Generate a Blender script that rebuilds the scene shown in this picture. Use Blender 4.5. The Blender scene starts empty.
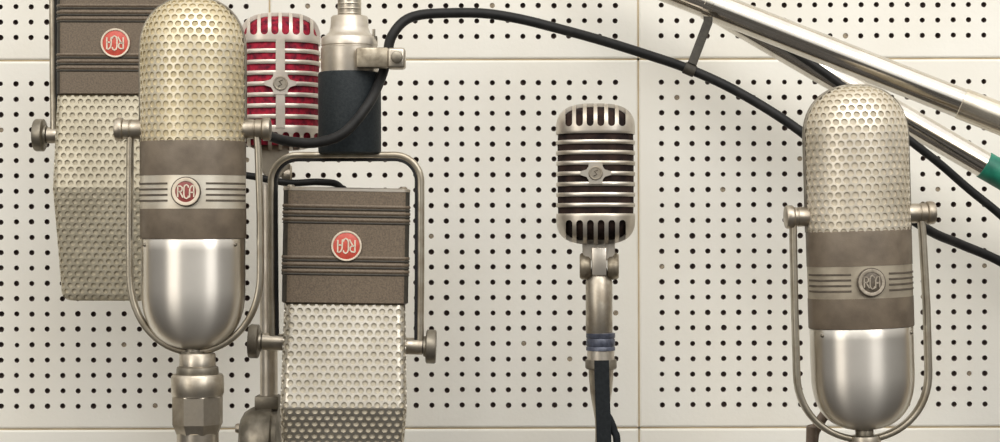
import bpy, bmesh, math, random
from mathutils import Vector, Matrix
random.seed(7)
PI = math.pi
scn = bpy.context.scene
COL = scn.collection
# ------------------------------------------------------------------ camera
F = 1815.0          # focal length in pixels of the 1000 px wide frame
DW = 1.5            # distance camera - wall (wall front is the plane y = 0)
CAMZ = 1.45
ROLL = -0.0023
cam = bpy.data.cameras.new('camera'); camo = bpy.data.objects.new('camera', cam); COL.objects.link(camo)
cam.sensor_fit = 'HORIZONTAL'; cam.sensor_width = 36.0; cam.lens = F / 1000 * 36.0
cam.clip_start = 0.01
CM = Matrix.Translation((0, -DW, CAMZ)) @ Matrix.Rotation(PI/2, 4, 'X') @ Matrix.Rotation(ROLL, 4, 'Z')
camo.matrix_world = CM
scn.camera = camo

def P(px, py, d):
    """world point seen at pixel (px,py) at distance d in front of the camera"""
    return CM @ Vector(((px - 500) * d / F, (221 - py) * d / F, -d))

def S(d): return d / F      # metres per pixel at distance d

# ------------------------------------------------------------------ materials
def lin(c):
    return tuple((v/255/12.92) if v/255 <= .04045 else ((v/255+.055)/1.055)**2.4 for v in c)

def mat(name, c1, c2=None, metal=0.0, rough=0.5, nscale=60, bump=0.0, bscale=400, rough2=None, aniso=0.0, spec=0.5, contrast=(.35, .65), detail=4.0, coat=0.0):
    m = bpy.data.materials.new(name); m.use_nodes = True
    nt = m.node_tree; N = nt.nodes; L = nt.links
    b = N['Principled BSDF']
    c1 = lin(c1); c2 = lin(c2) if c2 else c1
    tc = N.new('ShaderNodeTexCoord')
    no = N.new('ShaderNodeTexNoise'); no.inputs['Scale'].default_value = nscale; no.inputs['Detail'].default_value = detail
    L.new(tc.outputs['Object'], no.inputs['Vector'])
    r = N.new('ShaderNodeValToRGB')
    r.color_ramp.elements[0].position = contrast[0]; r.color_ramp.elements[0].color = (*c1, 1)
    r.color_ramp.elements[1].position = contrast[1]; r.color_ramp.elements[1].color = (*c2, 1)
    L.new(no.outputs['Fac'], r.inputs['Fac']); L.new(r.outputs['Color'], b.inputs['Base Color'])
    b.inputs['Metallic'].default_value = metal
    b.inputs['Roughness'].default_value = rough
    b.inputs['Specular IOR Level'].default_value = spec
    b.inputs['Coat Weight'].default_value = coat
    if rough2 is not None:
        mr = N.new('ShaderNodeMapRange'); mr.inputs['From Min'].default_value = .35; mr.inputs['From Max'].default_value = .65
        mr.inputs['To Min'].default_value = rough; mr.inputs['To Max'].default_value = rough2
        L.new(no.outputs['Fac'], mr.inputs['Value']); L.new(mr.outputs['Result'], b.inputs['Roughness'])
    if aniso:
        tg = N.new('ShaderNodeTangent'); tg.direction_type = 'RADIAL'; tg.axis = 'Z'
        b.inputs['Anisotropic'].default_value = aniso
        L.new(tg.outputs['Tangent'], b.inputs['Tangent']); b.inputs['Anisotropic Rotation'].default_value = .25
    if bump:
        n2 = N.new('ShaderNodeTexNoise'); n2.inputs['Scale'].default_value = bscale; n2.inputs['Detail'].default_value = 3
        L.new(tc.outputs['Object'], n2.inputs['Vector'])
        bp = N.new('ShaderNodeBump'); bp.inputs['Strength'].default_value = bump; bp.inputs['Distance'].default_value = .0006
        L.new(n2.outputs['Fac'], bp.inputs['Height']); L.new(bp.outputs['Normal'], b.inputs['Normal'])
    return m

M = {}
M['tile'] = mat('tile_paint', (229, 226, 217), (222, 217, 205), rough=.62, nscale=9, bump=.25, bscale=260, spec=.3, contrast=(.3, .75))
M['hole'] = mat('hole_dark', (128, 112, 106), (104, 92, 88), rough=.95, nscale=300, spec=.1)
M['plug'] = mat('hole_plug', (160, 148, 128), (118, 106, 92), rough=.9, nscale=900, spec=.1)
M['seam'] = mat('seam_backing', (190, 172, 140), (168, 150, 118), rough=.9, nscale=30)
M['wall'] = mat('plain_wall', (222, 217, 205), (214, 208, 195), rough=.8, nscale=6)
M['floor'] = mat('floor_dark', (40, 35, 30), (32, 28, 25), rough=.55, nscale=14)
M['mesh_warm'] = mat('perforated_metal_warm', (214, 205, 184), (195, 183, 154), metal=.7, rough=.45, nscale=28, bump=.1)
M['mesh_grey'] = mat('perforated_metal_grey', (220, 212, 197), (198, 189, 171), metal=.7, rough=.44, nscale=28, bump=.1)
M['mesh_pale'] = mat('perforated_metal_pale', (206, 200, 188), (188, 181, 168), metal=.95, rough=.36, nscale=40, bump=.1)
M['mesh_dull'] = mat('perforated_metal_dull', (196, 188, 168), (174, 166, 146), metal=.6, rough=.5, nscale=40, bump=.1)
M['cloth_dull'] = mat('backing_cloth_dull', (192, 183, 163), (176, 167, 147), rough=.9, nscale=60, spec=.2)
M['nickel_mid'] = mat('tarnished_nickel', (176, 166, 148), (118, 108, 92), metal=.85, rough=.4, nscale=120, rough2=.55)
M['cloth_warm'] = mat('backing_cloth_warm', (200, 187, 156), (180, 166, 134), rough=.9, nscale=50, spec=.2)
M['cloth_grey'] = mat('backing_cloth_grey', (194, 184, 165), (176, 166, 147), rough=.9, nscale=50, spec=.2)
M['cloth_pale'] = mat('backing_cloth_pale', (190, 182, 165), (176, 168, 150), rough=.9, nscale=60, spec=.2)
M['brown'] = mat('brown_enamel', (112, 98, 81), (90, 78, 65), rough=.5, nscale=900, bump=.25, bscale=1500, spec=.4)
M['brown_worn'] = mat('brown_enamel_worn', (108, 96, 81), (88, 77, 64), rough=.48, nscale=70, rough2=.6, bump=.15, bscale=900, spec=.45)
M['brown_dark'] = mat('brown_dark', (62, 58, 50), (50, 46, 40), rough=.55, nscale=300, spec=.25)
M['band'] = mat('silver_band', (214, 207, 192), (190, 180, 162), metal=.6, rough=.42, nscale=60)
M['band_worn'] = mat('tarnished_band', (168, 158, 140), (138, 128, 112), metal=.5, rough=.5, nscale=60)
M['bowl'] = mat('brushed_aluminium', (218, 213, 204), (208, 202, 193), metal=1.0, rough=.36, nscale=30, aniso=.8)
M['nickel'] = mat('aged_nickel', (192, 184, 170), (150, 140, 125), metal=.95, rough=.3, nscale=70, rough2=.48)
M['nickel_dark'] = mat('dull_nickel', (140, 133, 120), (104, 98, 87), metal=.85, rough=.4, nscale=80, rough2=.55)
M['yoke'] = mat('yoke_metal', (182, 174, 158), (142, 132, 115), metal=.9, rough=.32, nscale=60, rough2=.45)
M['chrome'] = mat('chrome', (228, 223, 214), (214, 208, 198), metal=1.0, rough=.14, nscale=60, rough2=.18)
M['chrome_soft'] = mat('satin_chrome', (208, 201, 190), (180, 170, 155), metal=.85, rough=.34, nscale=50, rough2=.44)
M['silver_paint'] = mat('silver_paint', (210, 201, 190), (186, 176, 164), metal=.5, rough=.35, nscale=50)
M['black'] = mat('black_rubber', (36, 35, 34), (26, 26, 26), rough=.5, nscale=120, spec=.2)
M['black_strip'] = mat('black_webbing', (32, 35, 37), (24, 27, 29), rough=.7, nscale=400, spec=.15)
M['leather'] = mat('dark_sleeve', (34, 39, 41), (25, 30, 33), rough=.55, nscale=500, spec=.18, bump=.3, bscale=900)
M['inner'] = mat('dark_inner_cloth', (54, 41, 36), (30, 24, 24), rough=.85, nscale=120, spec=.1)
M['red'] = mat('red_cloth', (164, 33, 54), (84, 20, 38), rough=.75, nscale=260, spec=.2)
M['coral'] = mat('coral_badge', (198, 82, 66), (178, 70, 56), rough=.45, nscale=300)
M['maroon'] = mat('maroon_badge', (140, 66, 62), (118, 54, 50), rough=.45, nscale=300)
M['badge_worn'] = mat('worn_badge', (104, 94, 82), (82, 74, 64), rough=.5, nscale=400, metal=.3)
M['badge_line'] = mat('worn_badge_letter', (168, 158, 142), (140, 130, 116), rough=.5, nscale=400, metal=.3)
M['ivory'] = mat('ivory_letter', (214, 200, 180), (198, 184, 164), rough=.5, nscale=300)
M['line'] = mat('groove_line', (88, 78, 66), (70, 62, 52), rough=.7, nscale=200)
M['blue'] = mat('blue_band', (78, 82, 96), (54, 57, 68), rough=.4, nscale=300, metal=.2)
M['tape'] = mat('pale_tape', (222, 214, 198), (190, 180, 162), metal=.9, rough=.24, nscale=60, contrast=(.55, .8))
M['green'] = mat('green_tape', (30, 122, 98), (20, 98, 80), rough=.5, nscale=120)
M['brown_cable'] = mat('brown_cable', (112, 96, 82), (92, 78, 66), rough=.6, nscale=200)

# ------------------------------------------------------------------ mesh helpers
def B(): return bmesh.new()

def obj(name, bm, ms, parent=None, s=1.0, smooth=40, merge=1e-5):
    if merge: bmesh.ops.remove_doubles(bm, verts=bm.verts, dist=2e-3 if s != 1.0 else 1e-6)
    bmesh.ops.recalc_face_normals(bm, faces=bm.faces)
    if s != 1.0: bmesh.ops.scale(bm, vec=(s, s, s), verts=bm.verts)
    me = bpy.data.meshes.new(name); bm.to_mesh(me); bm.free()
    for m in (ms if isinstance(ms, (list, tuple)) else [ms]): me.materials.append(m)
    if smooth:
        me.polygons.foreach_set('use_smooth', [True]*len(me.polygons))
        me.set_sharp_from_angle(angle=math.radians(smooth))
    o = bpy.data.objects.new(name, me); COL.objects.link(o)
    if parent: o.parent = parent
    return o

def thing(name, label, cat, loc, group=None):
    o = bpy.data.objects.new(name, None); COL.objects.link(o)
    o.empty_display_size = .02
    o.location = loc; o['label'] = label; o['category'] = cat
    if group: o['group'] = group
    return o

def tag(o, label, cat, group=None):
    o['label'] = label; o['category'] = cat
    if group: o['group'] = group
    return o

def faces_ring(bm, rings, closed=True, cap0=False, cap1=False, wrap=False):
    n = len(rings[0])
    pairs = list(zip(rings, rings[1:])) + ([(rings[-1], rings[0])] if wrap else [])
    for a, b in pairs:
        for i in range(n if closed else n-1):
            j = (i+1) % n
            f = [a[i], a[j], b[j], b[i]]
            try: bm.faces.new(f)
            except ValueError: pass
    if cap0: bm.faces.new(rings[0])
    if cap1: bm.faces.new(list(reversed(rings[-1])))

def lathe(bm, prof, seg=40, ey=1.0, M4=None, caps=True, mi=0):
    """prof: list of (r,z); revolved about z (ellipse factor ey in y)"""
    nf = len(bm.faces)
    rings = []
    for r, z in prof:
        r = max(r, 1e-4)
        ring = []
        for k in range(seg):
            a = 2*PI*k/seg
            v = Vector((r*math.cos(a), r*ey*math.sin(a), z))
            ring.append(bm.verts.new(M4 @ v if M4 else v))
        rings.append(ring)
    faces_ring(bm, rings, cap0=caps, cap1=caps)

def AX(x=0, y=0, z=0):
    """matrix sending local z to +x, at the given point"""
    return Matrix.Translation((x, y, z)) @ Matrix.Rotation(PI/2, 4, 'Y')

def AY(x=0, y=0, z=0):
    """local z to -y (towards the viewer)"""
    return Matrix.Translation((x, y, z)) @ Matrix.Rotation(PI/2, 4, 'X')

def catmull(pts, n=8):
    pts = [Vector(p) for p in pts]; out = []
    q = [2*pts[0]-pts[1]] + pts + [2*pts[-1]-pts[-2]]
    for i in range(1, len(q)-2):
        p0, p1, p2, p3 = q[i-1:i+3]
        for k in range(n):
            t = k/n
            out.append(.5*((2*p1)+(p2-p0)*t+(2*p0-5*p1+4*p2-p3)*t*t+(3*p1-p0-3*p2+p3)*t**3))
    out.append(pts[-1]); return out

def sweep(bm, pts, sect, up=Vector((0, 1, 0)), scales=None, cap=True, closed=False):
    """sweep the 2-D section [(side, up)] along pts with a fixed 'up' hint"""
    rings = []; n = len(pts)
    for i, p in enumerate(pts):
        if closed: t = (pts[(i+1) % n] - pts[i-1])
        else: t = (pts[min(i+1, n-1)] - pts[max(i-1, 0)])
        t = t.normalized()
        side = t.cross(up)
        if side.length < 1e-6: side = t.cross(Vector((1, 0, .01)))
        side.normalize(); u = side.cross(t).normalized()
        k = scales[i] if scales else 1.0
        rings.append([bm.verts.new(p + side*a*k + u*b*k) for a, b in sect])
    faces_ring(bm, rings, cap0=cap and not closed, cap1=cap and not closed, wrap=closed)

def circ(r, n=12, ry=None):
    return [(r*math.cos(2*PI*k/n), (ry or r)*math.sin(2*PI*k/n)) for k in range(n)]

def rrect(w, h, r, n=4):
    out = []
    for cx, cy, a0 in ((w-r, h-r, 0), (-w+r, h-r, 90), (-w+r, -h+r, 180), (w-r, -h+r, 270)):
        for k in range(n+1):
            a = math.radians(a0 + 90*k/n); out.append((cx+r*math.cos(a), cy+r*math.sin(a)))
    return out

def box(bm, x0, x1, y0, y1, z0, z1, bev=0.0, seg=2):
    r = bmesh.ops.create_cube(bm, size=1.0)
    vs = r['verts']
    for v in vs:
        v.co = Vector((x0 if v.co.x < 0 else x1, y0 if v.co.y < 0 else y1, z0 if v.co.z < 0 else z1))
    if bev:
        es = list({e for v in vs for e in v.link_edges})
        bmesh.ops.bevel(bm, geom=es, offset=bev, segments=seg, affect='EDGES', profile=.5)

def prism(bm, pts, y0, y1):
    a = [bm.verts.new((x, y0, z)) for x, z in pts]; b = [bm.verts.new((x, y1, z)) for x, z in pts]
    bm.faces.new(a); bm.faces.new(list(reversed(b)))
    for i in range(len(pts)):
        j = (i+1) % len(pts); bm.faces.new((a[i], b[i], b[j], a[j]))

def ribbon(bm, pts, w, y0, y1):
    """flat stroke of width w along (x,z) pts, extruded from y0 to y1"""
    pts = [Vector(p) for p in pts]
    L_, R_ = [], []
    for i, p in enumerate(pts):
        t = (pts[min(i+1, len(pts)-1)] - pts[max(i-1, 0)]).normalized()
        nrm = Vector((-t.y, t.x))*w/2
        L_.append(p+nrm); R_.append(p-nrm)
    rings = [[bm.verts.new((a.x, y0, a.y)), bm.verts.new((a.x, y1, a.y)), bm.verts.new((b_.x, y1, b_.y)), bm.verts.new((b_.x, y0, b_.y))] for a, b_ in zip(L_, R_)]
    faces_ring(bm, rings, cap0=True, cap1=True)

def hexsheet(bm, u0, u1, v0, v1, pitch, rad, surf, depth, clampu=None, seg=12):
    """perforated sheet: hexagon cells with a round hole each, laid on surf(u,v,inset)"""
    R = pitch/math.sqrt(3); dv = pitch*math.sqrt(3)/2
    j0 = math.floor(v0/dv)-1; j1 = math.ceil(v1/dv)+1
    def cl(u, v):
        v = min(max(v, v0), v1)
        if clampu: m = clampu(v); u = min(max(u, -m), m)
        else: u = min(max(u, u0), u1)
        return u, v
    for j in range(j0, j1+1):
        off = pitch/2 if j % 2 else 0
        cv = j*dv
        if cv < v0-R or cv > v1+R: continue
        vv = min(max(cv, v0), v1)
        lo, hi = (-clampu(vv), clampu(vv)) if clampu else (u0, u1)
        for i in range(math.floor(lo/pitch)-1, math.ceil(hi/pitch)+2):
            cu = i*pitch+off
            if cu < lo-pitch*.55 or cu > hi+pitch*.55: continue
            outer, inner, deep = [], [], []
            for k in range(seg):
                a = PI/2 + 2*PI*k/seg
                rr = R if k % 2 == 0 else pitch/2
                outer.append(cl(cu+rr*math.cos(a), cv+rr*math.sin(a)))
                inner.append(cl(cu+rad*math.cos(a), cv+rad*math.sin(a)))
            vo = [bm.verts.new(surf(u, v, 0)) for u, v in outer]
            vi = [bm.verts.new(surf(u, v, 0)) for u, v in inner]
            vd = [bm.verts.new(surf(u, v, depth)) for u, v in inner]
            for k in range(seg):
                l = (k+1) % seg
                bm.faces.new((vo[k], vo[l], vi[l], vi[k]))
                bm.faces.new((vi[k], vi[l], vd[l], vd[k]))

def dissolve_bad(bm):
    bmesh.ops.remove_doubles(bm, verts=bm.verts, dist=.02)
    bad = [f for f in bm.faces if f.calc_area() < 1e-4]
    bmesh.ops.delete(bm, geom=bad, context='FACES_ONLY')

# ------------------------------------------------------------------ badge with its letters
def letters(bm, R, w, y0, y1, flip=False):
    k = -1 if flip else 1
    st = [
        [(-.66, -.46), (-.66, .46)],
        [(-.68, .46), (-.42, .46), (-.29, .34), (-.29, .12), (-.42, .0), (-.66, .0)],
        [(-.5, .0), (-.22, -.5)],
        [(.24, .34), (.2, .5), (.06, .58), (-.08, .5), (-.15, .3), (-.15, -.3), (-.08, -.5), (.06, -.58), (.2, -.5), (.24, -.34)],
        [(.32, -.5), (.34, .2), (.44, .42), (.56, .5), (.68, .5), (.68, -.46)],
        [(.34, -.06), (.68, -.06)],
    ]
    for s_ in st: ribbon(bm, [(k*x*R, k*z*R) for x, z in s_], w, y0, y1)

def badge(parent, cx, cy, cz, R, s, mdisc, mring, mlet, flip=False, double=False):
    t = Matrix.Translation((cx, cy, cz))
    b = B(); lathe(b, [(0, -3), (R, -3), (R, 1.0), (R-.5, 1.4), (0, 1.4)], 40, M4=t @ AY())
    d = obj('badge', b, mdisc, parent, s)
    b = B(); q0 = .76 if double else .88
    lathe(b, [(R*q0, 1.2), (R*q0, 2.0), (R*(q0+.04), 2.2), (R*.98, 2.2), (R*1.0, 1.9), (R*1.0, .5)], 40, M4=t @ AY(), caps=False)
    obj('badge_ring', b, mring, d, s)
    if double:
        b = B(); lathe(b, [(R*.99, -1), (R*1.08, -1), (R*1.08, 1.0), (R*1.05, 1.5), (R*.99, 1.6)], 40, M4=t @ AY(), caps=False)
        obj('badge_border', b, M['line'], d, s)
    b = B(); letters(b, R*(.84 if not double else .86), R*.095, -2.1, -1.2, flip)
    bmesh.ops.translate(b, vec=(cx, cy, cz), verts=b.verts)
    obj('lettering', b, mlet, d, s, smooth=0)
    return d

# ------------------------------------------------------------------ the wall
PITCH = 15.36; TS = 368.8; SW = S(DW)
def tile_mesh(seed):
    rnd = random.Random(seed); bm = B()
    h = PITCH/2; n = 22; half = n*PITCH/2
    for i in range(n):
        for j in range(n):
            cx = -half+h+i*PITCH; cz = -half+h+j*PITCH
            jx = rnd.gauss(0, .16); jz = rnd.gauss(0, .16); r = 2.62*(1+rnd.gauss(0, .045))
            plug = rnd.random() < .02
            dp = .9 if plug else 6
            o, a, d = [], [], []
            for k in range(16):
                t = 2*PI*k/16; c, s_ = math.cos(t), math.sin(t); m = h/max(abs(c), abs(s_))
                o.append(bm.verts.new((cx+m*c, 0, cz+m*s_)))
                a.append(bm.verts.new((cx+jx+r*c, 0, cz+jz+r*s_)))
                d.append(bm.verts.new((cx+jx+r*.96*c, dp, cz+jz+r*.96*s_)))
            for k in range(16):
                l = (k+1) % 16
                bm.faces.new((o[k], o[l], a[l], a[k]))
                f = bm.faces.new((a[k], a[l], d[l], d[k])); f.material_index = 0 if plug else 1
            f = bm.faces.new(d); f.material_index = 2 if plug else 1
    def sq(e, y): return [bm.verts.new((sx*e, y, sz*e)) for sx, sz in ((-1, -1), (1, -1), (1, 1), (-1, 1))]
    E = TS/2 - .55
    rings = [sq(half, 0), sq(E-2.2, 0), sq(E-.9, .5), sq(E, 1.8), sq(E, 12)]
    faces_ring(bm, rings)
    bmesh.ops.scale(bm, vec=(SW, SW, SW), verts=bm.verts)
    bmesh.ops.recalc_face_normals(bm, faces=bm.faces)
    me = bpy.data.meshes.new('acoustic_tile'); bm.to_mesh(me); bm.free()
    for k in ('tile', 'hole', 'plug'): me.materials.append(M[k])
    return me

bm = B(); box(bm, -2.6, 2.6, .0099, .12, 0, 2.9)
wall = obj('wall_back', bm, M['seam'], smooth=0); wall['kind'] = 'structure'
tc = P(454.3, 244.0, DW)
share = tile_mesh(99)
for i in range(-4, 5):
    for j in range(-2, 3):
        me = tile_mesh(i*17+j*5+3) if (-2 < i < 3 and -2 < j < 2) else share
        o = bpy.data.objects.new('acoustic_tile', me); COL.objects.link(o)
        o.parent = wall; o.location = (tc.x+i*TS*SW, 0, tc.z+j*TS*SW)
bm = B()
for i in range(-4, 6): box(bm, tc.x+(i-.5)*TS*SW-1.2*SW, tc.x+(i-.5)*TS*SW+1.2*SW, 1.5*SW, 9*SW, .25, 2.65)
for j in range(-2, 4): box(bm, -1.5, 1.5, 1.5*SW, 9*SW, tc.z+(j-.5)*TS*SW-1.2*SW, tc.z+(j-.5)*TS*SW+1.2*SW)
obj('seam_filler', bm, M['seam'], wall, smooth=0, merge=0)
bm = B(); box(bm, -2.6, 2.6, -5, .12, -.05, 0)
fl = obj('floor', bm, M['floor'], smooth=0); fl['kind'] = 'structure'

# ------------------------------------------------------------------ pill-shaped microphones
def pill_mic(name, label, cx, d, y, warm, mdisc, mring, mlet, rotz=0, lean=0, ny=441, group=None, tl=0.0, arm_left=67.0):
    """y: dict of pixel rows; local units are pixels, origin at the trunnion axis"""
    s = S(d); W, D = 52.3, 40.0
    y0 = y['trun']
    t = thing(name, label, 'microphone', P(cx, y0, d), group)
    t.rotation_euler = (0, math.radians(lean), math.radians(rotz))
    mesh_m = M['mesh_warm'] if warm else M['mesh_grey']; cloth = M['cloth_warm'] if warm else M['cloth_grey']
    zb = y0-y['band1']; zs = y0-y['shoulder']; zt = y0-y['top']; H = zt-zs
    n = 2.25
    def f(z):
        if z <= zs: return 1.0
        q = min((z-zs)/H, 1.0); return max(1-q**n, 0)**(1/n)
    # arc length table of the centre profile
    tab = [(0, zb)]; py = D; pz = zb
    NN = 400
    for k in range(1, NN+1):
        q = k/NN
        z = zb+(zs-zb)*min(q/.5, 1) if q <= .5 else zs+H*math.sin((q-.5)/.5*PI/2)
        yy = D*f(z); tab.append((tab[-1][0]+math.hypot(yy-py, z-pz), z)); py, pz = yy, z
    V1 = tab[-1][0]
    def zof(v):
        lo, hi = 0, NN
        while hi-lo > 1:
            m = (lo+hi)//2
            if tab[m][0] <= v: lo = m
            else: hi = m
        a, b_ = tab[lo], tab[hi]; w = (v-a[0])/max(b_[0]-a[0], 1e-9)
        return a[1]+(b_[1]-a[1])*min(max(w, 0), 1)
    NQ = 60; et = [0.0]
    for k in range(NQ):
        a0, a1 = PI/2*k/NQ, PI/2*(k+1)/NQ
        et.append(et[-1]+math.hypot(W*(math.sin(a1)-math.sin(a0)), D*(math.cos(a1)-math.cos(a0))))
    EL = et[-1]
    def ang(q):   # q in -1..1 fraction of the quarter arc
        sg = 1 if q >= 0 else -1; x = min(abs(q), 1)*EL
        for k in range(NQ):
            if et[k+1] >= x: return sg*PI/2*(k+(x-et[k])/(et[k+1]-et[k]))/NQ
        return sg*PI/2
    def mk(sign):
        def surf(u, v, inset):
            z = zof(v); g = max(f(z), .004); Lz = EL*g
            th = ang(u/Lz)
            x = W*g*math.sin(th); yv = -D*g*math.cos(th)
            rho = max(math.hypot(x/W, yv/D), 1e-4)
            tt = max((z-zs)/H, 0)
            nv = Vector((rho**(n-1)*x/(W*W*rho), rho**(n-1)*yv/(D*D*rho), tt**(n-1)/H)).normalized()
            p = Vector((x, yv, z)) - nv*inset
            return Vector((p.x*sign, p.y*sign, p.z))
        return surf
    lim = lambda v: EL*max(f(zof(v)), .004)
    b = B()
    for sg in (1, -1): hexsheet(b, 0, 0, 0, V1-.3, 8.3, 3.2, mk(sg), 1.9, clampu=lim)
    dissolve_bad(b)
    gr = obj('perforated_grille', b, mesh_m, t, s, smooth=35, merge=0)
    # cloth behind the holes
    b = B(); rings = []
    prof = [(1.0, zb)] + [(f(zs+H*math.sin(k/14*PI/2)), zs+H*math.sin(k/14*PI/2)) for k in range(15)]
    lathe(b, [(max(W*g-1.2, .01), z-(1.2 if z > zs else 0)) for g, z in prof], 64, ey=(D-1.2)/(W-1.2))
    obj('backing_cloth', b, cloth, t, s)
    # seam rim round the silhouette
    b = B(); pts = [Vector((-W, 0, zb))]+[Vector((-W*math.cos(a), 0, zs+H*(math.sin(a)**(2/n)) if False else zs+H*(1-abs(math.cos(a))**n)**(1/n))) for a in [k/40*PI for k in range(41)]]+[Vector((W, 0, zb))]
    sweep(b, pts, rrect(1.5, 3.4, 1.0), up=Vector((0, 1, 0)))
    obj('seam_rim', b, M['nickel_dark'], t, s)
    # body bands
    z1, z2, z3 = y0-y['silver'], y0-y['band2'], y0-y['bowl']
    e = D/W
    b = B(); lathe(b, [(W-1, zb+.6), (W+.3, zb), (W+.6, zb-1), (W+.6, z1)], 64, ey=e); obj('upper_band', b, M['brown_worn'], t, s)
    b = B(); lathe(b, [(W+.2, z1), (W+.2, z2)], 64, ey=e); sb = obj('badge_band', b, M['band'] if warm else M['band_worn'], t, s)
    b = B(); lathe(b, [(W+.6, z2), (W+.6, z3+1), (W+.2, z3), (W-2, z3-.5)], 64, ey=e); obj('lower_band', b, M['brown_worn'], t, s)
    hb = z1-z2
    for k in range(4):
        zz = z2+hb*(.24+.17*k)
        for a0, a1 in ((-84, -21), (21, 84)):
            pts = []; b = B()
            for q in range(15):
                a = math.radians(a0+(a1-a0)*q/14); pts.append(Vector(((W+.3)*math.sin(a), -(W+.3)*e*math.cos(a), zz)))
            sweep(b, pts, rrect(.55, .95, .25, 2), up=Vector((0, 0, 1)))
            obj('groove_line', b, M['line'], sb, s)
    badge(t, 0, -D-1.5, (z1+z2)/2, 13.6 if warm else 13.2, s, mdisc, mring, mlet, double=True)
    # bowl
    zk = z3-(y['bowl_end']-y['bowl'])*.42; ze = y0-y['bowl_end']; hb = zk-ze
    Wb = W-.4
    prof = [(Wb-.6, z3), (Wb, z3-1)]+[(Wb, z3+(zk-z3)*k/4) for k in range(1, 5)]+[(Wb*(1-(math.sin(k/18*PI/2))**2.5)**(1/2.5) if k < 18 else .4, zk-hb*math.sin(k/18*PI/2)) for k in range(1, 19)]
    b = B(); lathe(b, prof, 72, ey=e); bw = obj('bowl', b, M['bowl'], t, s, smooth=50)
    for sx in (-.86, .86):
        b = B(); lathe(b, [(0, 2.0), (1.2, 1.6), (1.9, .8), (2.0, -1)], 14, M4=AY(sx*Wb, -D*math.sqrt(1-sx*sx)+.6, z3-6))
        obj('screw', b, M['nickel_dark'], bw, s)
    # trunnions, knobs, yoke
    for sx in (-1, 1):
        e_ = tl if sx < 0 else 0; mk_ = AX() if sx > 0 else AX() @ Matrix.Rotation(PI, 4, 'X')
        b = B(); lathe(b, [(0, 48), (9.4, 48), (9.8, 50), (9.8, 61), (9.2, 61.6), (9.2, 62.4), (9.8, 63), (9.8, 70-e_), (0, 70-e_)], 32, M4=mk_)
        tr = obj('trunnion', b, M['nickel'], t, s)
        b = B(); lathe(b, [(0, 69-e_), (10, 69-e_), (11.4, 70-e_), (11.8, 71-e_), (11.8, 76-e_), (11, 77.4-e_), (6, 78.2-e_), (0, 78.2-e_)], 14, M4=mk_)
        obj('trunnion_knob', b, M['nickel'], tr, s)
    yb = y['yoke_end']; zc = y0-y['yoke_turn']; zlow = y0-yb
    A = 67.0; AL = arm_left
    pts = [Vector((-AL+1, 0, -6)), Vector((-AL+.6, 0, -20)), Vector((-AL, 0, zc*.6))]
    pts += [Vector((-(AL if math.cos(a) > 0 else A)*math.cos(a), 0, zc-(zc-zlow)*math.sin(a)**.92)) for a in [k/30*PI for k in range(31)]]
    pts += [Vector((A, 0, zc*.6)), Vector((A-2, 0, -20)), Vector((A-3, 0, -6))]
    b = B(); sweep(b, pts, rrect(3.2, 5.5, 2.4, 3), up=Vector((0, 1, 0)))
    obj('yoke', b, M['yoke'], t, s, smooth=60)
    b = B(); lathe(b, [(7, ze+3), (9, ze), (9, ze-5), (13, ze-6), (13, zlow+1), (0, zlow+1)], 24)
    obj('swivel_post', b, M['nickel_dark'], t, s)
    return t, s

LY = dict(trun=129.3, top=-2.5, shoulder=53, band1=142, silver=175.8, band2=208.8, bowl=238.5, bowl_end=349, yoke_turn=272, yoke_end=352)
lm, ls = pill_mic('pill_microphone', 'pill-shaped microphone with maroon badge and yellowed perforated dome on the thick metal stand', 193, 1.20, LY, True, M['maroon'], M['ivory'], M['ivory'], arm_left=63.5)
RY = dict(trun=215, top=85.5, shoulder=138, band1=231, silver=265, band2=297, bowl=327, bowl_end=430, yoke_turn=372, yoke_end=439.5)
rm, rs = pill_mic('pill_microphone', 'pill-shaped microphone with worn dark badge in front of the slanting chrome poles', 858, 1.20, RY, False, M['badge_worn'], M['badge_line'], M['badge_line'], rotz=4.0, lean=-1.6, tl=4.0)
# stand piece under the right pill microphone (below the frame)
b = B(); zf = -P(858, 215, 1.2).z/rs
lathe(b, [(0, -221), (15, -221), (16, -226), (16, -245), (9, -250), (9, zf+60), (80, zf+40), (90, zf+8), (90, zf+.5), (0, zf+.5)], 32)
obj('stand_post', b, M['nickel'], rm, rs)

# stand under the left pill microphone
def floor_px(px, py, d): return -P(px, py, d).z/S(d)
d = 1.20; s = S(d); zf = floor_px(197, 352, d)
t = thing('microphone_stand', 'tarnished metal stand with stepped collar below the maroon-badged pill-shaped microphone', 'microphone stand', P(197.5, 353.5, d))
b = B(); lathe(b, [(0, .5), (17, .5), (18, -1), (18, -13), (0, -13)], 36); obj('neck', b, M['nickel'], t, s)
b = B(); lathe(b, [(18, -12), (20.5, -13.5), (21, -16), (21, -22), (19.5, -25), (19, -27)], 36); obj('lock_ring', b, M['nickel_dark'], t, s)
b = B(); lathe(b, [(20, -20.5), (24.5, -20.5), (26.2, -23), (26.2, -39), (25.4, -41), (25.4, -42), (0, -42)], 48); obj('collar', b, M['nickel'], t, s)
b = B(); lathe(b, [(24.6, -41), (25.6, -43), (25.6, -70), (23, -76), (21.5, -80), (0, -80)], 8, M4=Matrix.Rotation(PI/8, 4, 'Z')); obj('hexagonal_nut', b, M['nickel'], t, s, smooth=20)
b = B(); lathe(b, [(20.8, -79), (20.8, zf+40)], 36); obj('tube', b, M['nickel'], t, s)
b = B(); lathe(b, [(21, zf+45), (40, zf+38), (92, zf+14), (95, zf+4), (95, zf+3.5), (0, zf+3.5)], 40)
obj('base', b, M['nickel_dark'], t, s)

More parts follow.
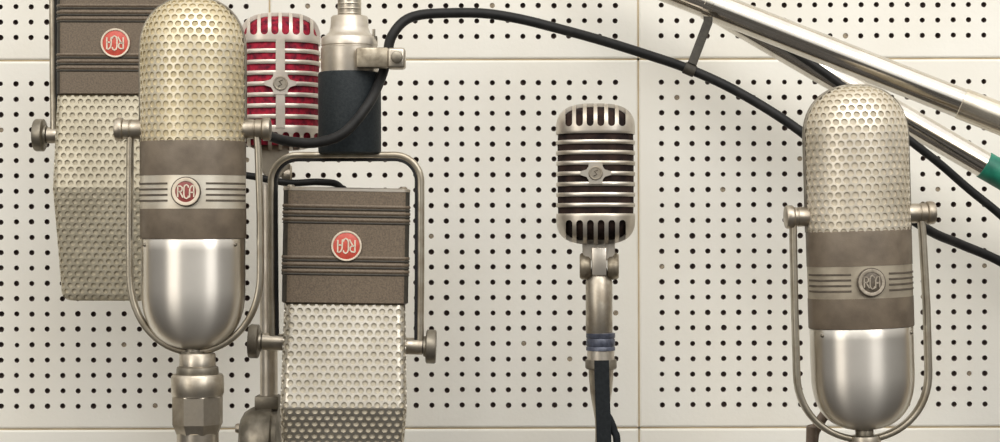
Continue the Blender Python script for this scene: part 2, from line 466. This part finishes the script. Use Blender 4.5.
# ------------------------------------------------------------------ ribbon microphones (hung upside down)
def ribbon_mic(label, cx, cy, d, k, lean, rotz, tube_top, VB, V1, xo=0.0, kl=0.0, dz=0.0, A=74.5, mm='mesh_pale', mc='cloth_pale', bulge=1.0, gw=0.0):
    """cx,cy: pixel of the bottom centre of the brown housing; k: scale against the middle one"""
    s = S(d)*k
    t = thing('ribbon_microphone', label, 'microphone', P(cx, cy, d))
    body = Matrix.Rotation(math.radians(rotz), 4, 'Z') @ Matrix.Translation((0, 0, -41)) @ Matrix.Rotation(math.radians(lean), 4, 'Y') @ Matrix.Translation((0, 0, 41))
    def put(name, bm, m, parent=t, **kw):
        bmesh.ops.transform(bm, matrix=body, verts=bm.verts); return obj(name, bm, m, parent, s, **kw)
    def loop(a, b_, c, z, n=6):
        return [Vector((x, y, z)) for x, y in rrect(a, b_, c, n)]
    def loft(bm, specs, cap0=True, cap1=True):
        rings = [[bm.verts.new(v) for v in loop(a, b_, c, z)] for a, b_, c, z in specs]
        faces_ring(bm, rings, cap0=cap0, cap1=cap1)
    HA, HB, HC = 62.4, 26, 9.5
    bm = B(); loft(bm, [(HA-2, HB-2, HC-1, 0), (HA, HB, HC, 1.5), (HA, HB, HC, 112), (HA-1.5, HB-1.5, HC, 113.5)])
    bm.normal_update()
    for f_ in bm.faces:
        if abs(f_.normal.x) > .55: f_.material_index = 1  # shade of the side faces put into a darker brown
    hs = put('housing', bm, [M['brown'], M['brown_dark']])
    bm = B(); loft(bm, [(HA-1, HB-1, HC, 111), (HA+.4, HB+.4, HC, 111.6), (HA+.4, HB+.4, HC, 114), (HA-1, HB-1, HC, 115)])
    put('cap_plate', bm, M['chrome_soft'], hs)
    for sx in (-1, 1):
        bm = B(); lathe(bm, [(3.6, 110), (4, 113), (4, 115.5), (2.6, 117), (0, 117)], 14, M4=Matrix.Translation((sx*55.5, -HB+6, 0)))
        put('cap_screw', bm, M['nickel'], hs)
    for z0 in (83+dz, 32.3+dz):
        for q in range(3):
            z = z0+6.7*q
            bm = B(); sweep(bm, loop(HA-1.1, HB-1.1, HC, z), circ(2.2, 10), up=Vector((0, 0, 1)), closed=True)
            put('rib', bm, M['brown'], hs)
            bm = B(); sweep(bm, loop(HA-.4, HB-.4, HC, z-3.2), circ(1.25, 6), up=Vector((0, 0, 1)), closed=True)
            put('rib_groove', bm, M['brown_dark'], hs)
    bd = badge(hs, 0, -HB-.2, 57.5+dz, 15.0, s, M['coral'], M['ivory'], M['ivory'], flip=True)
    for o in [bd]+list(bd.children):
        o.data.transform(Matrix.Scale(s, 4) @ body @ Matrix.Scale(1/s, 4))
    # grille
    def dims(v):
        if v < VB:
            q = v/VB; a = 59.8+gw+2.4*q; bb = 23.5+15*q*bulge
        else:
            q = (v-VB)/(V1-VB); a = 62.2+gw-5.5*q; bb = (23.5+15*bulge)-(16+15*bulge)*q*(.55+.45*bulge)
        e = max(0, v-(V1-10)); ins = 10-math.sqrt(max(100-e*e, 0)) if e else 0
        return a-ins*.9, bb-ins*.3, min(9.0, bb-ins*.3-.5)
    def per(v):
        a, bb, c = dims(v); return (a-c)+PI*c/2+(bb-c)
    def surf0(u, v, inset, sg):
        a, bb, c = dims(v); sx = 1 if u >= 0 else -1; x = abs(u)
        if x <= a-c: p = Vector((x, -bb)); nn = Vector((0, -1))
        elif x <= a-c+PI*c/2:
            th = (x-(a-c))/c; p = Vector((a-c+c*math.sin(th), -(bb-c)-c*math.cos(th))); nn = Vector((math.sin(th), -math.cos(th)))
        else:
            p = Vector((a, -(bb-c)+(x-(a-c)-PI*c/2))); nn = Vector((1, 0))
        p = p-nn*inset
        return Vector((p.x*sx*sg, p.y*sg, -(v if v < VB else VB+(v-VB)*.88)))
    bm = B()
    for sg in (1, -1): hexsheet(bm, 0, 0, .5, V1, 8.1, 2.9, lambda u, v, i, sg=sg: surf0(u, v, i, sg), 1.9, clampu=per)
    dissolve_bad(bm)
    gr = put('perforated_grille', bm, M[mm], smooth=30, merge=0)
    bm = B(); specs = []
    for v in [.5, VB]+[VB+(V1-10-VB)*q for q in (.5, 1.0)]+[V1-10+10*math.sin(q/6*PI/2) for q in range(1, 7)]:
        a, bb, c = dims(v); specs.append((a-1.7, max(bb-1.7, 1.2), max(min(c-1.7, bb-2.3), .5), -(v if v < VB else VB+(v-VB)*.88)))
    loft(bm, specs)
    put('backing_cloth', bm, M[mc])
    # hinge knobs and the yoke
    for sx in (-1, 1):
        mx = Matrix.Translation((0, 0, -41)) @ Matrix.Rotation(math.radians(lean*1.7), 4, 'Y') @ (AX() if sx > 0 else AX() @ Matrix.Rotation(PI, 4, 'X'))
        e_ = xo + (kl if sx < 0 else 0) if sx > 0 else kl - xo
        bm = B(); lathe(bm, [(0, 55), (8, 55), (8.4, 57), (8.4, 76+e_), (6.5, 77+e_), (6.5, 79+e_), (0, 79+e_)], 24, M4=mx)
        sh = obj('hinge_shaft', bm, M['nickel'], t, s)
        bm = B(); lathe(bm, [(0, 77+e_), (10, 77+e_), (10.5, 79+e_), (15.5, 79.5+e_), (17, 80.5+e_), (17, 88+e_), (16, 89.5+e_), (0, 90+e_)], 32, M4=mx)
        obj('hinge_knob', bm, M['nickel_dark'], sh, s)
    zt = 147.5; R = 26
    def arch(A, zt, R):
        pts = [Vector((-A+1, 0, -44)), Vector((-A+.3, 0, 20))]+[Vector((-A, 0, zt-R-20))]
        pts += [Vector((-A+R-R*math.cos(a), 0, zt-R+R*math.sin(a))) for a in [q/12*PI/2 for q in range(13)]]
        pts += [Vector((A-R+R*math.sin(a), 0, zt-R+R*math.cos(a))) for a in [q/12*PI/2 for q in range(13)]]
        pts += [Vector((A, 0, zt-R-20)), Vector((A-.3, 0, 20)), Vector((A-1, 0, -44))]
        return [p+Vector((xo, 0, 0)) for p in pts]
    bm = B(); sweep(bm, arch(A, zt, R), rrect(3.6, 6, 2.8, 3)); yk = obj('yoke', bm, M['yoke'], t, s, smooth=60)
    bm = B(); sweep(bm, arch(A-4.2, zt-4.2, R-4.2), rrect(1.6, 5.2, .8, 2)); obj('dark_reflection_strip', bm, M['black'], yk, s)  # dark reflection on the yoke's inner side, made as a black strip
    if tube_top:
        bm = B(); lathe(bm, [(11, zt), (14, zt+2), (14, zt+26), (9, zt+30), (9, zt+34)], 24); 
        pts = catmull([Vector((0, 0, zt+30)), Vector((0, 0, zt+120)), Vector((0, 0, zt+250)), Vector((0, 14, zt+285)), Vector((0, 50, zt+300)), Vector((0, -P(cx, cy, d).y/s-.5, zt+300))], 6)
        sweep(bm, pts, circ(9, 16), up=Vector((1, 0, 0)))
        obj('hanging_tube', bm, M['nickel'], yk, s)
    return t, s

ribbon_mic('grey-brown ribbon microphone hung in a metal loop directly under the black cylinder, whole red badge', 343.9, 303, 1.27, 1.0, 1.1, 6.5, False, 101.5, 236, xo=2.6, kl=8.0)
ribbon_mic('grey-brown ribbon microphone partly hidden behind the left pill-shaped microphone, top cropped', 120.5, 96.5, 1.37, .957, 0.3, 0.0, True, 96.0, 229.0, dz=-4.3, A=70.0, mm='mesh_dull', mc='cloth_dull', bulge=.55, gw=2.5)

# ------------------------------------------------------------------ hanging mount above the middle ribbon microphone
d = 1.27; s = S(d)
t = thing('hanging_mount', 'black cylinder with stepped silver metal cap and thin tube, above the middle ribbon microphone', 'microphone mount', P(349.8, 154.3, d))
b = B(); lathe(b, [(0, .3), (29, .3), (31, 1.5), (31.4, 4), (31.4, 80), (30.5, 81.5), (28, 82)], 56); obj('sleeve', b, M['leather'], t, s)
b = B(); lathe(b, [(28.2, 80), (28.6, 82), (28.6, 106), (27.6, 106.8), (27.6, 107.8), (28.4, 108.6), (28.2, 115.5), (27, 117), (24, 118.5), (20.5, 122), (19, 127), (18.6, 136.5), (17.4, 138), (0, 138)], 56)
cp = obj('metal_cap', b, M['chrome_soft'], t, s)
b = B(); lathe(b, [(1.5, -2), (1.5, 8), (0, 8)], 10, M4=Matrix.Translation((25, -10, 116)))
lathe(b, [(0, 116), (3.2, 116), (3.2, 120.5), (0, 121)], 12, M4=Matrix.Translation((25, -6, -3)))
obj('cap_screw', b, M['nickel_dark'], cp, s)
b = B(); yb = -P(350, 153, d).y/s
pts = [Vector((0, 0, 136)), Vector((0, 0, 300))]+[Vector((0, 60-60*math.cos(a), 300+60*math.sin(a))) for a in [q/8*PI/2 for q in range(1, 9)]]+[Vector((0, yb-.5, 360))]
sweep(b, pts, circ(11.8, 24), up=Vector((1, 0, 0)))
lathe(b, [(0, 0), (30, 0), (30, 6), (0, 6)], 24, M4=Matrix.Translation((0, yb-.5, 360)) @ Matrix.Rotation(PI/2, 4, 'X'))
tb = obj('tube', b, M['nickel'], t, s)
b = B()
for q in range(4): lathe(b, [(11.2, 138+q*5), (11.9, 139+q*5), (11.9, 141+q*5), (11.2, 142+q*5)], 24, caps=False)
obj('tube_collar', b, M['nickel'], tb, s)
b = B(); box(b, 9.5, 41, -37, -24, 83.5, 103.5, 2); cl = obj('cable_clamp', b, M['nickel_mid'], t, s)
b = B(); box(b, 40, 57.5, -39, -19, 82.5, 103, 3, 3); obj('clamp_block', b, M['nickel'], cl, s)
b = B(); lathe(b, [(0, 0), (5.5, 0), (6, 1), (6, 3), (4.5, 4), (0, 4)], 18, M4=AY(49.5, -38.5, 93.5)); obj('clamp_bolt', b, M['nickel_dark'], cl, s)

# ------------------------------------------------------------------ ribbed dynamic microphones
def apply_bool(o, cutters):
    dg = None
    for c in cutters:
        md = o.modifiers.new('cut', 'BOOLEAN'); md.operation = 'DIFFERENCE'; md.object = c; md.solver = 'EXACT'
    bpy.context.view_layer.update()
    dg = bpy.context.evaluated_depsgraph_get()
    me = bpy.data.meshes.new_from_object(o.evaluated_get(dg))
    o.modifiers.clear(); old = o.data; o.data = me
    bpy.data.meshes.remove(old)
    for c in cutters:
        m = c.data; bpy.data.objects.remove(c); bpy.data.meshes.remove(m)
    me.polygons.foreach_set('use_smooth', [True]*len(me.polygons)); me.set_sharp_from_angle(angle=math.radians(38))

def ribbed_mic(label, cx, cy, d, k, mshell, minner, rotz, nslot, vbar, stem, a0=39.5, Hb=31):
    """cx,cy pixel of the centre of the banded part; local pixels"""
    s = S(d)*k; t = thing('ribbed_microphone', label, 'microphone', P(cx, cy, d)); t.rotation_euler.z = math.radians(rotz)
    b0, n = 39.0, 2.7; SEG = 72
    def ring(bm, f, z):
        out = []
        for q in range(SEG):
            th = 2*PI*q/SEG; c, s_ = math.cos(th), math.sin(th)
            out.append(bm.verts.new((a0*f*math.copysign(abs(c)**(2/n), c), b0*f*math.copysign(abs(s_)**(2/n), s_), z)))
        return out
    HB = 39.4     # half height of the banded part: 8 gaps
    # shells
    def shell(sign, H, name, hw, nsl, z0):
        bm = B(); rings = []
        m = 2.9; fo = lambda q: max(1-q**m, 0)**(1/m)
        N = 16
        qs = [math.sin(k_/N*PI/2) for k_ in range(N)]+[.9992]
        outer = [(1-.012, 0), (1.0, 1.0), (1.0, 3.0)]+[(fo(q), 3+(H-3)*q) for q in qs[1:]]
        th = .085
        inner = [(max(f_-th, .012), max(z-3.2, 0) if i > 2 else (0 if i == 0 else z)) for i, (f_, z) in enumerate(outer)]
        inner = [(max((1-th)*fo(q), .01), (H-3.4)*q) for q in [0]+qs[1:]]
        for f_, z in outer: rings.append(ring(bm, f_, sign*(HB+z)))
        for f_, z in reversed(inner): rings.append(ring(bm, f_, sign*(HB+z)))
        # outer rings, then inner rings; close bottom; caps
        no = len(outer)
        faces_ring(bm, rings[:no]); faces_ring(bm, rings[no:])
        faces_ring(bm, [rings[-1], rings[0]])
        bm.faces.new(rings[no-1]); bm.faces.new(rings[no])
        o = obj(name, bm, mshell, t, s)
        cut = []
        for q in range(nsl):
            x = (q-(nsl-1)/2)*(10.5 if nsl == 6 else 10.0)
            pts = [(x-hw, 90), (x+hw, 90)]
            pts += [(x+hw*math.cos(a), z0-hw*math.sin(a)+hw) for a in [k_/8*PI for k_ in range(9)]]
            bm = B(); prism(bm, [(px, sign*(HB+pz)) for px, pz in pts], -80, -9)
            c = obj('cutter', bm, mshell, None, s, smooth=0); c.parent = t; cut.append(c)
        apply_bool(o, cut)
        return o
    shell(1, 31, 'top_shell', 3.4, nslot, 6.8)
    shell(-1, Hb, 'bottom_shell', 3.3, nslot, 6.4)
    # bars
    bars = B()
    for q in range(1, 8):
        z = (q-4)*10.35
        pr = [(.99, z-2.0), (1.0, z-1.4), (1.0, z+1.4), (.99, z+2.0), (.9, z+2.0), (.9, z-2.0)]
        rs_ = [ring(bars, f_, zz) for f_, zz in pr]; faces_ring(bars, rs_, wrap=True)
    obj('grille_bars', bars, mshell, t, s)
    # inner body
    bm = B(); pr = []
    for q in range(-10, 11):
        w = q/10; z = (66 if w > 0 else HB+Hb-5)*math.sin(w*PI/2); fz = max(1-abs(z/67)**6.5, .02)**(1/2.6)
        pr.append((.962*fz, z))
    faces_ring(bm, [ring(bm, f_, z) for f_, z in pr], cap0=True, cap1=True)
    obj('inner_cloth', bm, minner, t, s)
    # emblem with its spider plate
    bm = B(); yf = -b0-1.0
    if vbar: prism(bm, [(-4.3, -42), (4.3, -42), (4.3, 42), (-4.3, 42)], yf, yf+3)
    pts = []
    for a0_, dx, dz in (((1, 1), 13, 9.5), ((-1, 1), 13, 9.5), ((-1, -1), 13, 9.5), ((1, -1), 13, 9.5)): pass
    out = [(15, 1.8), (9, 3.6), (7, 6.5), (6.5, 10.5), (-6.5, 10.5), (-7, 6.5), (-9, 3.6), (-15, 1.8), (-15, -1.8), (-9, -3.6), (-7, -6.5), (-6.5, -10.5), (6.5, -10.5), (7, -6.5), (9, -3.6), (15, -1.8)]
    zo = 0.0
    prism(bm, [(x, z+zo) for x, z in out], yf-.6, yf+3.5)
    pl = obj('emblem_plate', bm, mshell, t, s, smooth=25)
    bm = B(); lathe(bm, [(0, -3), (6.6, -3), (6.9, .8), (6.3, 1.6), (5.3, 1.6), (5.1, 1.0), (0, 1.0)], 28, M4=AY(0, yf-.6, zo))
    em = obj('emblem', bm, M['nickel'], pl, s)
    bm = B(); ribbon(bm, [(2.2, 3.0), (-1.2, 1.6), (1.3, -1.2), (-2.0, -3.0)], 1.1, yf-2.1, yf-1)
    obj('emblem_mark', bm, M['line'], em, s)
    return t, s

# chrome one
d = 1.27; cy = 174.2
t, s = ribbed_mic('chrome ribbed microphone with dark cloth between its bars, standing alone before the wall', 595.6, cy, d, 1.0, M['chrome_soft'], M['inner'], -3, 6, False, True)
b = B()
prism(b, [(-14, -62), (-13, -80), (-10, -86), (17, -86), (19, -80), (19, -62)], -9, 9)
bmesh.ops.bevel(b, geom=list(b.edges), offset=1.2, segments=2, affect='EDGES')
nk = obj('swivel_neck', b, M['chrome_soft'], t, s)
b = B(); box(b, -3.8, 10.6, -12.5, 12.5, -101, -73, 1.2); obj('swivel_tongue', b, M['chrome_soft'], t, s)
for sx in (-1, 1):
    b = B(); lathe(b, [(0, -5.6), (11.5, -5.6), (13.3, -3.6), (13.6, 0), (13.3, 3.6), (11.5, 5.6), (0, 5.6)], 28, M4=AX(3.4+sx*13.9, 0, -92))
    ear = obj('swivel_ear', b, M['nickel_mid'], nk, s)
b = B(); lathe(b, [(0, -80), (6, -80), (7.2, -82), (7.2, -92), (9, -99), (13.4, -107), (13.4, -158), (12.6, -160), (0, -160)], 36, M4=Matrix.Translation((3.2, 0, 0)))
obj('stem', b, M['nickel'], t, s)
b = B(); lathe(b, [(13, -158.5), (14.6, -159), (14.6, -163), (13.8, -164), (14.4, -165), (14.4, -171), (13.8, -172), (14.6, -173), (14.6, -176), (13, -176.5)], 36, M4=Matrix.Translation((4.6, 0, 0)))
obj('stem_ring', b, M['blue'], t, s)
b = B(); lathe(b, [(0, -176), (13.6, -176), (13.6, -185), (0, -185)], 36, M4=Matrix.Translation((4.8, 0, 0)))
obj('stem_sleeve', b, M['chrome_soft'], t, s)

t = thing('microphone_stand', 'short tapering nickel stand socket under the lone chrome ribbed microphone, half hidden by black strap', 'microphone stand', P(601, 359, d))
zf = floor_px(601, 359, d)
b = B(); lathe(b, [(0, -.2), (15, -.2), (15.8, -1.5), (15.8, -8.5), (14.5, -10), (12.5, -10.5), (0, -10.5)], 36); obj('socket_collar', b, M['nickel_dark'], t, s)
b = B(); lathe(b, [(12.6, -10), (12.3, -18), (11, -32), (8.8, -46), (6.3, -60), (6, -66), (6, zf+40)], 32); obj('tapered_socket', b, M['nickel'], t, s)
b = B(); lathe(b, [(6, zf+45), (30, zf+38), (85, zf+14), (88, zf+4), (88, zf+2), (0, zf+2)], 40); obj('base', b, M['nickel_dark'], t, s)

# flat black strap in front of that stem
b = B(); dz = 1.252; s2 = S(dz)
path = [P(601.6, 360.5, dz), P(602, 380, dz), P(603, 410, dz), P(604, 442, dz), P(605, 520, dz), P(606, 700, dz)]
path.append(Vector((path[-1].x, path[-1].y, .034)))
path = catmull(path, 6)
sweep(b, path, rrect(7.4*s2, 2.6*s2, 1.0*s2, 2), up=Vector((0, 1, 0)))
p2 = catmull([P(605, 412, 1.256), P(610, 420, 1.254), P(614.5, 432, 1.254), P(617, 445, 1.254), P(618, 520, 1.254), P(615, 640, 1.252)], 6)
sweep(b, p2, circ(3.8*s2, 10), up=Vector((0, 1, 0)))
tag(obj('cable_strap', b, M['black_strip']), 'flat black strap hanging down in front of the lone chrome microphone stem', 'strap')

# red one
d = 1.33
t, s = ribbed_mic('ribbed microphone with bright red cloth behind its silver bars, left of the black cylinder', 280.3, 86.4, d, 1.035, M['silver_paint'], M['red'], 7, 8, True, False, a0=38.8, Hb=23)
b = B(); prism(b, [(-20, -57), (-20, -78), (-14, -89), (0, -89), (8, -80), (8, -57)], -11, 11)
bmesh.ops.bevel(b, geom=list(b.edges), offset=1.5, segments=2, affect='EDGES')
nk = obj('swivel_neck', b, M['nickel'], t, s)
b = B(); lathe(b, [(0, -5), (9, -5), (11, -3), (11, 3), (9, 5), (0, 5)], 24, M4=AX(6, 0, -86))
obj('swivel_ear', b, M['nickel'], nk, s)

st = thing('microphone_stand', 'slim chrome stand rod with a large round clamp left of the middle ribbon microphone', 'microphone stand', P(269, 442, d))
s = S(d); zf = floor_px(269, 442, d)
b = B(); lathe(b, [(0, 266), (6, 266), (8, 262), (8.8, 255), (8.8, 44), (0, 44)], 28); obj('rod', b, M['chrome_soft'], st, s)
b = B(); box(b, -13, 11, -12, 12, 33, 47, 2); obj('rod_block', b, M['nickel_dark'], st, s)
b = B(); lathe(b, [(0, -29), (14, -29), (24, -27.5), (30, -24), (34, -18), (35.5, -14), (35.5, -8), (36.5, -6), (36.5, 4), (34, 6), (34, 10), (26, 12), (0, 12)], 48, M4=AX()); cw = obj('round_clamp', b, M['nickel_dark'], st, s)
b = B(); lathe(b, [(0, -33), (4, -33), (5, -31), (5, -27), (0, -27)], 16, M4=AX(0, -3, 14)); obj('clamp_screw', b, M['nickel'], cw, s)
b = B(); lathe(b, [(9, -30), (9, zf+40), (30, zf+34), (72, zf+12), (75, zf+3), (75, zf+1), (0, zf+1)], 36); obj('base', b, M['nickel_dark'], st, s)

# ------------------------------------------------------------------ boom poles
def pole(label, a, b_, r, name='boom_pole'):
    """a,b_: world end points"""
    t = thing(name, label, 'boom pole', b_)
    dirv = (a-b_); L_ = dirv.length; q = Vector((0, 0, 1)).rotation_difference(dirv.normalized()).to_matrix().to_4x4()
    b = B(); lathe(b, [(r*.8, 0), (r, r*.15), (r, L_-r*.15), (r*.8, L_)], 40, M4=q)
    obj('tube', b, M['chrome'], t)
    return t, q, L_, dirv.normalized()
A1, B1 = P(540, -62, 1.36), P(1240, 212.8, 1.27)
t, q, L_, dv = pole('thick chrome pole slanting across the upper right, upper one, with pale sleeve', A1, B1, .0108)
def along(A_, B_, px):   # distance from B along the pole where pixel column px is met
    best = min(range(2001), key=lambda k: abs((lambda w: (F*w.x/(w.y+DW)+500) - px)(B_+(A_-B_)*k/2000)))
    return (A_-B_).length*best/2000
l0 = along(A1, B1, 1075); l1 = along(A1, B1, 961)
b = B(); lathe(b, [(.0108, l0), (.0114, l0+.0005), (.0114, l1-.0005), (.0109, l1)], 40, M4=q); obj('sleeve', b, M['tape'], t)
zB = B1.z
b = B(); lathe(b, [(0, .03), (.013, .03), (.013, -.03), (.011, -.031), (.011, -zB+.03), (.03, -zB+.028), (.13, -zB+.012), (.135, -zB+.001), (0, -zB+.001)], 32, M4=Matrix.Translation((0, .0, 0))); obj('stand_post', b, M['nickel_dark'], t)
A2, B2 = P(600, -58, 1.43), P(1400, 406, 1.40)
t, q, L_, dv = pole('chrome pole with green tape slanting behind the right pill-shaped microphone, lower one', A2, B2, .0102)
l0 = along(A2, B2, 1045); l1 = along(A2, B2, 984)
b = B(); lathe(b, [(.0102, l0), (.0109, l0+.0004), (.0109, l1-.0004), (.0103, l1)], 40, M4=q); obj('green_tape', b, M['green'], t)
zB = B2.z
b = B(); lathe(b, [(0, .03), (.013, .03), (.013, -.03), (.011, -.031), (.011, -zB+.03), (.03, -zB+.028), (.1, -zB+.012), (.105, -zB+.001), (0, -zB+.001)], 32); obj('stand_post', b, M['nickel_dark'], t)

# ------------------------------------------------------------------ cables
def cable(label, pix, r_px, m, to_floor=None, name='microphone_cable', dy=-.04):
    pts = [P(*p) for p in pix]
    if to_floor:
        e = pts[-1]; pts += [Vector((e.x+to_floor*.3, e.y+dy*.3, e.z*.6)), Vector((e.x+to_floor*.5, e.y+dy*.6, .15)), Vector((e.x+to_floor, e.y+dy, .006))]
    pts = catmull(pts, 8)
    b = B(); sweep(b, pts, circ(r_px*S(1.28), 14), up=Vector((0.05, 1, 0.02)).normalized())
    return tag(obj(name, b, m, smooth=60), label, 'cable')
cable('long black cable looping past the black cylinder and across the wall to the right',
      [(262, 128, 1.268), (270, 136, 1.252), (290, 141.5, 1.243), (317, 142.5, 1.2385), (344, 133, 1.2365), (368, 105, 1.243), (381, 78, 1.258), (387, 57, 1.262), (391, 38, 1.262), (403, 22, 1.265), (420, 15, 1.27), (449, 13, 1.275), (485, 13.5, 1.28), (520, 19, 1.285), (560, 29, 1.29), (600, 40, 1.30), (645, 54, 1.31), (690, 69.5, 1.318), (740, 93, 1.315), (800, 131, 1.31), (860, 182, 1.31), (925, 228, 1.33), (960, 244, 1.35), (1003, 263, 1.36), (1060, 300, 1.36), (1090, 400, 1.36)], 5.0, M['black'], .02)
cable('black cable crossing just below the green-taped pole at the right edge',
      [(770, 36, 1.40), (812, 64, 1.39), (845, 88, 1.388), (880, 116, 1.385), (908, 139, 1.38), (940, 164, 1.38), (970, 190, 1.38), (1003, 217, 1.375), (1060, 270, 1.37), (1120, 380, 1.36)], 4.6, M['black'], .02)
cable('thin dark cable passing behind the top edge of the middle ribbon microphone',
      [(186, 2222, 1.312), (190, 1200, 1.312), (196, 520, 1.312), (197, 420, 1.312), (197, 300, 1.312), (200, 205, 1.312), (225, 175, 1.312), (250, 176, 1.312), (270, 180, 1.312), (292, 183, 1.312), (320, 182, 1.312), (340, 187, 1.315), (346, 215, 1.316), (347, 400, 1.316), (348, 700, 1.318), (356, 1400, 1.32), (360, 2222, 1.32)], 3.6, M['black'])
cable('short brown cable curving out below the right pill-shaped microphone',
      [(850, 385, 1.2325), (838, 398, 1.243), (826, 413, 1.243), (817, 427, 1.243), (813, 442, 1.243), (811, 500, 1.243)], 5.2, M['brown_cable'], .01, dy=.09)

# cable clip between upper pole and long cable
c0 = P(712, 6, 1.325); c1 = P(689.5, 69.5, 1.318)
t = thing('cable_clip', 'brown plastic strap clip holding the long black cable under the upper chrome pole', 'cable clip', c1)
s = S(1.32)
b = B(); pA = P(708, 22, 1.322)-c1; pB = P(692, 64, 1.316)-c1
sweep(b, [pA+Vector((0, 0, .004)), pA, pA*.5+pB*.5, pB], rrect(4.6*s, 1.6*s, .7*s, 2), up=Vector((0, 1, 0)))
obj('strap', b, M['brown_dark'], t)
b = B(); dirp = (A1-B1).normalized(); qq = Vector((0, 0, 1)).rotation_difference(dirp).to_matrix().to_4x4()
kk = along(A1, B1, 711); pc = B1+dirp*kk
lathe(b, [(.0109, -4.5*s), (.0118, -4.2*s), (.0118, 4.2*s), (.0109, 4.5*s)], 32, M4=Matrix.Translation(pc-c1) @ qq, caps=False); obj('pole_ring', b, M['chrome'], t)
b = B(); dirc = (P(700, 74, 1.318)-P(680, 65.5, 1.318)).normalized(); qc = Vector((0, 0, 1)).rotation_difference(dirc).to_matrix().to_4x4()
lathe(b, [(5.0*s, -6*s), (6.1*s, -5.5*s), (6.1*s, 5.5*s), (5.0*s, 6*s)], 24, M4=qc, caps=False); obj('cable_ring', b, M['brown_dark'], t)

# ------------------------------------------------------------------ light
w = bpy.data.worlds.new('studio'); scn.world = w; w.use_nodes = True
nt = w.node_tree; N = nt.nodes; L = nt.links
bg = N['Background']; tcn = N.new('ShaderNodeTexCoord'); sp = N.new('ShaderNodeSeparateXYZ'); mr = N.new('ShaderNodeMapRange'); cr = N.new('ShaderNodeValToRGB')
L.new(tcn.outputs['Generated'], sp.inputs['Vector']); L.new(sp.outputs['Z'], mr.inputs['Value'])
mr.inputs['From Min'].default_value = -1; mr.inputs['From Max'].default_value = 1
L.new(mr.outputs['Result'], cr.inputs['Fac']); L.new(cr.outputs['Color'], bg.inputs['Color'])
e = cr.color_ramp.elements
e[0].position = 0; e[0].color = (.05, .045, .04, 1)
e[1].position = 1; e[1].color = (1.0, .985, .95, 1)
for p_, c_ in ((.545, (.05, .047, .043, 1)), (.582, (.42, .408, .385, 1)), (.65, (.82, .80, .765, 1))):
    q_ = e.new(p_); q_.color = c_
bg.inputs['Strength'].default_value = 1.5

def area(name, loc, target, sx, sy, power, col=(1, .985, .955)):
    l = bpy.data.lights.new(name, 'AREA'); l.shape = 'RECTANGLE'; l.size = sx; l.size_y = sy; l.energy = power; l.color = col
    o = bpy.data.objects.new(name, l); COL.objects.link(o); o.location = loc
    o.rotation_euler = (Vector(target)-Vector(loc)).to_track_quat('-Z', 'Y').to_euler()
    return o
area('added_light_right', (1.3, -2.4, 2.6), (0, 0, 1.4), .9, 1.5, 19)  # unseen area light, added for the upper right and streaks on the bowls
area('added_softbox_overhead', (0.1, -1.9, 3.2), (0, 0, 1.35), 2.2, 1.0, 34)  # unseen softbox added overhead to lift the wall brightness
area('added_light_left', (-1.7, -2.6, 2.0), (0, 0, 1.4), 1.0, 1.6, 17, (1, .95, .87))  # warm area light added at left to brighten wall and bowl sides

scn.view_settings.view_transform = 'Standard'
scn.view_settings.look = 'None'
scn.view_settings.exposure = 0.0
